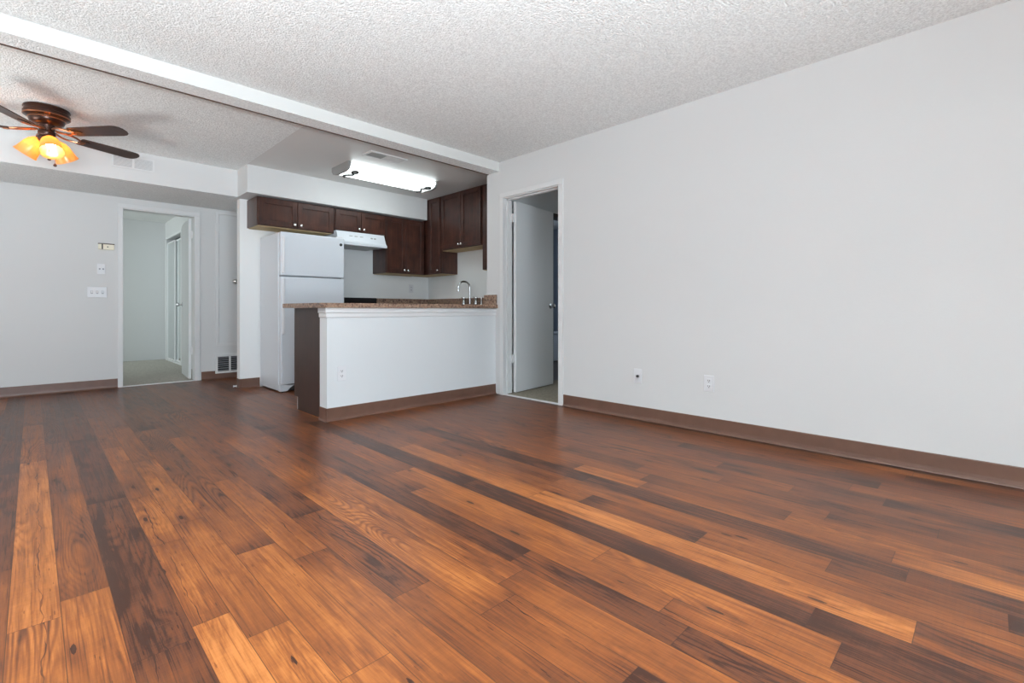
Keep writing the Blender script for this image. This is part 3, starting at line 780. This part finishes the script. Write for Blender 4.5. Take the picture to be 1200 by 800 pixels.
# ------------------------------------------------------------------ fluorescent ceiling light
fl = thing('ceiling_light', (2.89, 4.92, CE), 'long lit fluorescent fixture on the kitchen ceiling', 'ceiling light')
LX0, LX1, LY0, LY1 = 2.32, 3.46, 4.72, 5.115
obj('housing', boxes((LX0 + .02, LX1 - .02, LY0 + .03, LY1 - .03, CE - .022, CE - .001)), M['white_enamel'], fl)
bm = B()
prof = [(LY0 + .012, CE - .022), (LY0 + .012, CE - .038), (LY0 + .04, CE - .070), (LY0 + .10, CE - .082), (LY1 - .10, CE - .082), (LY1 - .04, CE - .070), (LY1 - .012, CE - .038), (LY1 - .012, CE - .022)]
extrude_poly(bm, prof, lambda a, b, t: (t, a, b), LX0 + .03, LX1 - .03)
obj('diffuser', bm, M['lens'], fl)
for xc, s in ((LX0, 1), (LX1, -1)):
    bm = B()
    p2 = [(LY0, CE - .001), (LY0, CE - .042), (LY0 + .035, CE - .080), (LY0 + .10, CE - .093), (LY1 - .10, CE - .093), (LY1 - .035, CE - .080), (LY1, CE - .042), (LY1, CE - .001)]
    extrude_poly(bm, p2, lambda a, b, t: (t, a, b), xc, xc + s * .03)
    cap = obj('end_cap', bm, M['grey_metal'], fl)
    sb = B()   # scrolled wire ornament across the lens end
    pts = []
    for k in range(48):
        t = k / 47
        if t < .5:      # open loop, then an S-shaped tail towards the rear edge
            a = math.pi * .5 + 2 * math.pi * (t / .5)
            pts.append((xc + s * (.105 + .030 * math.cos(a)), LY0 + .065 + .042 * math.sin(a), CE - .093))
        else:
            q = (t - .5) / .5
            pts.append((xc + s * (.105 + .030 * math.sin(q * 2 * math.pi)), LY0 + .107 + .20 * q, CE - .093))
    tube(sb, pts, .012, 8)
    obj('scroll', sb, M['slot'], cap, True)

# kitchen ceiling vent
kv = thing('ceiling_vent', (2.53, 4.35, CE), 'white register on the kitchen ceiling near the beam', 'vent')
bm = boxes((2.325, 2.74, 4.262, 4.285, CE - .012, CE - .0005), (2.325, 2.74, 4.42, 4.443, CE - .012, CE - .0005), (2.325, 2.348, 4.285, 4.42, CE - .012, CE - .0005), (2.717, 2.74, 4.285, 4.42, CE - .012, CE - .0005), (2.52, 2.545, 4.285, 4.42, CE - .012, CE - .0005))
obj('frame', bm, M['trim'], kv)
obj('opening', boxes((2.348, 2.52, 4.285, 4.42, CE - .003, CE - .0006)), M['vent_dark'], kv)
bm = B()
for k in range(7): box(bm, 2.35, 2.518, 4.292 + k * .019, 4.299 + k * .019, CE - .010, CE - .003)
obj('louver', bm, M['grey_metal'], kv)
obj('damper', boxes((2.545, 2.717, 4.285, 4.42, CE - .008, CE - .0006)), M['trim'], kv)

# wall vent on the soffit
wv = thing('wall_vent', (.70, 5.95, 2.26), 'white double register on the soffit beside the fan', 'vent')
VX0, VX1, VZ0, VZ1 = .535, .868, 2.262, 2.388
bm = boxes((VX0, VX1, 5.940, 5.9495, VZ0, VZ0 + .016), (VX0, VX1, 5.940, 5.9495, VZ1 - .016, VZ1), (VX0, VX0 + .016, 5.940, 5.9495, VZ0 + .016, VZ1 - .016), (VX1 - .016, VX1, 5.940, 5.9495, VZ0 + .016, VZ1 - .016), (.690, .708, 5.940, 5.9495, VZ0 + .016, VZ1 - .016))
obj('frame', bm, M['trim'], wv)
obj('opening', boxes((VX0 + .012, VX1 - .012, 5.947, 5.9496, VZ0 + .012, VZ1 - .012)), M['gasket'], wv)
bm = B()
for k in range(9):
    z = VZ0 + .02 + k * .0102
    for a, b in ((VX0 + .014, .692), (.706, VX1 - .014)): box(bm, a, b, 5.942, 5.948, z, z + .0068)
obj('louver', bm, M['trim'], wv)

# return air grille near the hall floor
gv = thing('return_grille', (1.87, YB, .07), 'white floor level grille under the utility closet door', 'vent')
GX0, GX1, GZ0, GZ1 = 1.662, 2.08, .070, .308
bm = boxes((GX0, GX1, YB - .024, YB - .005, GZ0, GZ0 + .026), (GX0, GX1, YB - .024, YB - .005, GZ1 - .026, GZ1), (GX0, GX0 + .026, YB - .024, YB - .005, GZ0 + .026, GZ1 - .026), (GX1 - .026, GX1, YB - .024, YB - .005, GZ0 + .026, GZ1 - .026), (1.818, 1.838, YB - .024, YB - .005, GZ0 + .026, GZ1 - .026))
obj('frame', bm, M['trim'], gv)
obj('opening', boxes((GX0 + .02, GX1 - .02, YB - .010, YB - .0055, GZ0 + .02, GZ1 - .02)), M['dark'], gv)
bm = B()
for k in range(7):
    z = GZ0 + .034 + k * .0265
    for a, b in ((GX0 + .024, 1.82), (1.836, GX1 - .024)):
        extrude_poly(bm, [(0, 0), (.012, .007), (.012, .0085), (0, .0015)], lambda p, q, t: (t, YB - .022 + p, z + q), a, b)
obj('louver', bm, M['gasket'], gv)

# ------------------------------------------------------------------ wall plates
th = thing('thermostat', (.588, YB, 1.563), 'small cream thermostat left of the hall doorway', 'thermostat')
obj('body', boxes((.520, .658, YB - .030, YB - .0005, 1.563, 1.630), bev=.004), M['cream'], th)
obj('top_cap', boxes((.518, .660, YB - .031, YB - .001, 1.622, 1.633), bev=.002), M['brown_strip'], th)
obj('window', boxes((.548, .560, YB - .0315, YB - .029, 1.566, 1.622)), M['slot'], th)
obj('lever', boxes((.594, .607, YB - .034, YB - .029, 1.590, 1.600), bev=.001), M['slot'], th)

def plate(name, plane, c, a, z, wd, ht, label, cat, sgn=-1, group=None, mat='white_plastic'):
    loc = (a, c, z - ht / 2) if plane == 'y' else (c, a, z - ht / 2)
    o = thing(name, loc, label, cat, group)
    def bb(bm, a0, a1, z0, z1, d0, d1, bev=0):
        u, v = sorted((c + sgn * d0, c + sgn * d1))
        if plane == 'y': box(bm, a + a0, a + a1, u, v, z + z0, z + z1, bev)
        else: box(bm, u, v, a + a0, a + a1, z + z0, z + z1, bev)
        return bm
    obj('cover_plate', bb(B(), -wd / 2, wd / 2, -ht / 2, ht / 2, .0005, .007, .003), M[mat], o)
    return o, bb
def outlet(plane, c, a, z, label, sgn=-1, group=None):
    o, bb = plate('wall_outlet', plane, c, a, z, .075, .118, label, 'outlet', sgn, 'duplex wall outlets')
    for dz in (-.02, .02):
        r = obj('receptacle', bb(B(), -.017, .017, dz - .014, dz + .014, .006, .0095, .003), M['white_plastic'], o)
        s = B(); bb(s, -.008, -.0045, dz - .003, dz + .007, .009, .0100); bb(s, .0045, .008, dz - .003, dz + .007, .009, .0100); bb(s, -.003, .003, dz - .011, dz - .006, .009, .0100)
        obj('slot', s, M['slot'], r)
    return o
o, bb = plate('phone_plate', 'y', YB, .547, 1.345, .070, .116, 'pale wall plate with two small jacks below the thermostat', 'wall plate')
for dx in (-.014, .016): obj('jack', bb(B(), dx - .007, dx + .007, -.008, .008, .006, .0085, .001), M['gasket'], o)
o, bb = plate('switch_plate', 'y', YB, .512, 1.084, .168, .118, 'white triple light switch plate beside the hall doorway', 'switch')
for dx in (-.046, 0, .046):
    obj('slot', bb(B(), dx - .009, dx + .009, -.017, .017, .0055, .0078), M['gasket'], o)
    obj('toggle', bb(B(), dx - .0065, dx + .0065, -.010, .015, .006, .019, .002), M['white_plastic'], o)
o, bb = plate('cable_plate', 'x', 3.48, 2.030, .350, .072, .118, 'white cable plate with one black jack low on the right wall', 'wall plate')
bm = lathe(B(), [(0, 0), (.0105, 0), (.0105, .012), (.006, .013), (0, .013)], (3.473, 2.030, .350), (-1, 0, 0), 16)
obj('jack', bm, M['slot'], o, True)
outlet('x', 3.48, 1.452, .352, 'white outlet low on the right wall, right of the cable plate')
outlet('y', 3.727, 1.772, .372, 'white outlet on the low counter wall')
outlet('y', 6.02, 3.925, 1.198, 'white outlet on the kitchen wall above the corner counter')
o = thing('door_stop', (1.647, 6.10, .03), 'tiny pale door stop at the foot of the wall beside the fridge', 'door stop')
bm = lathe(B(), [(0, 0), (.012, 0), (.012, .006), (.006, .008), (.006, .022), (.011, .024), (.011, .034), (0, .036)], (1.646, 6.085, .02), (-1, 0, 0), 14)
obj('bumper', bm, M['white_plastic'], o, True)

# ------------------------------------------------------------------ ceiling fan
FXc, FYc = .08, 5.154
fan = thing('ceiling_fan', (FXc, FYc, CE), 'dark bronze five blade ceiling fan with amber glass lights', 'ceiling fan')
C0 = Vector((FXc, FYc, 0))
bm = lathe(B(), [(0, CE - .001), (.124, CE - .001), (.134, CE - .006), (.136, CE - .016), (.129, CE - .021), (.130, CE - .038), (.137, CE - .044), (.136, CE - .068), (.127, CE - .076), (.108, CE - .081), (.105, CE - .100), (.098, CE - .117), (.075, CE - .130), (.055, CE - .134), (0, CE - .134)], (FXc, FYc, 0), (0, 0, 1), 48)
obj('motor_housing', bm, M['bronze'], fan, True)
bm = lathe(B(), [(.134, CE - .0715), (.1375, CE - .068), (.1375, CE - .064), (.134, CE - .0605)], (FXc, FYc, 0), (0, 0, 1), 48)
lathe(bm, [(.106, CE - .082), (.111, CE - .085), (.111, CE - .089), (.105, CE - .092)], (FXc, FYc, 0), (0, 0, 1), 48)
obj('trim_ring', bm, M['copper'], fan, True)
bm = lathe(B(), [(0, CE - .134), (.050, CE - .134), (.047, CE - .150), (.046, CE - .178), (.052, CE - .184), (.052, CE - .206), (.046, CE - .216), (0, CE - .220)], (FXc, FYc, 0), (0, 0, 1), 32)
obj('switch_housing', bm, M['bronze'], fan, True)
BZ = CE - .188
for k in range(5):
    ang = math.radians(-49 + 72 * k)
    d = Vector((math.cos(ang), math.sin(ang), 0)); s = Vector((-math.sin(ang), math.cos(ang), 0))
    pitch = math.radians(-11)
    wv_ = s * math.cos(pitch) + Vector((0, 0, 1)) * math.sin(pitch); nz = d.cross(wv_)
    out = []
    for r, w_ in ((.205, .045), (.215, .054), (.30, .058), (.45, .063), (.57, .066), (.605, .060), (.628, .044), (.640, .018)): out.append((r, w_))
    outline = [(r, w_) for r, w_ in out] + [(r, -w_) for r, w_ in reversed(out)]
    bm = B()
    def P(r, w_, t): return Vector((FXc, FYc, BZ)) + d * r + wv_ * w_ + nz * t
    extrude_poly(bm, outline, P, -.0035, .0035)
    bl = obj('blade', bm, M['blade'], fan)
    # arm: two curved straps from the hub and a plate under the blade
    bm = B()
    for sg in (-1, 1):
        pts = []
        for t in [i / 10 for i in range(11)]:
            pts.append(P(.055 + .185 * t, sg * (.012 + .030 * math.sin(math.pi * min(1, t * 1.15))), .020 - .030 * t if t < .9 else -.008))
        tube(bm, pts, .0075, 8)
    obj('blade_arm', bm, M['copper'], bl, True)
    bm = B()
    extrude_poly(bm, [(.20, .028), (.225, .040), (.262, .030), (.285, .010), (.290, 0), (.285, -.010), (.262, -.030), (.225, -.040), (.20, -.028)], P, -.0095, -.0036)
    obj('blade_plate', bm, M['bronze'], bl)
# light kit
bm = lathe(B(), [(0, CE - .216), (.046, CE - .216), (.056, CE - .228), (.054, CE - .250), (.040, CE - .270), (.018, CE - .285), (.012, CE - .345), (.016, CE - .352), (0, CE - .362)], (FXc, FYc, 0), (0, 0, 1), 28)
obj('light_fitter', bm, M['bronze'], fan, True)
for k, adeg in enumerate((-82, 36, 154)):
    a = math.radians(adeg)
    h = Vector((math.cos(a), math.sin(a), 0)); ax = (h * math.sin(math.radians(36)) + Vector((0, 0, -1)) * math.cos(math.radians(36))).normalized()
    o_ = Vector((FXc + .006, FYc, CE - .228)) + h * .044
    bm = lathe(B(), [(.014, -.02), (.024, -.01), (.026, .015), (.022, .024)], o_, ax, 20)
    sock = obj('socket', bm, M['bronze'], fan, True)
    bm = B()
    prof = [(.024, .012), (.034, .022), (.051, .046), (.061, .080), (.064, .115), (.068, .145), (.075, .166), (.073, .166), (.066, .144), (.062, .114), (.059, .081), (.049, .048), (.032, .025), (.022, .014)]
    lathe(bm, prof, o_, ax, 32)
    sh = obj('lamp_shade', bm, M['shade'], fan, True)
    bm = lathe(B(), [(0, .020), (.012, .022), (.014, .045), (.024, .070), (.027, .088), (.022, .105), (.010, .115), (0, .117)], o_, ax, 18)
    obj('bulb', bm, M['bulb'], sh, True)
for px, py, ln in ((.045, -.03, .135), (.012, -.055, .10)):
    bm = B(); z0 = CE - .30
    tube(bm, [(FXc + px, FYc + py, z0 + .07), (FXc + px, FYc + py, z0 - ln)], .0015, 6)
    pcn = obj('pull_chain', bm, M['copper'], fan)
    obj('pull_knob', lathe(B(), [(0, .012), (.005, .010), (.011, 0), (.009, -.010), (0, -.013)], (FXc + px, FYc + py, z0 - ln), (0, 0, 1), 14), M['bronze'], pcn, True)
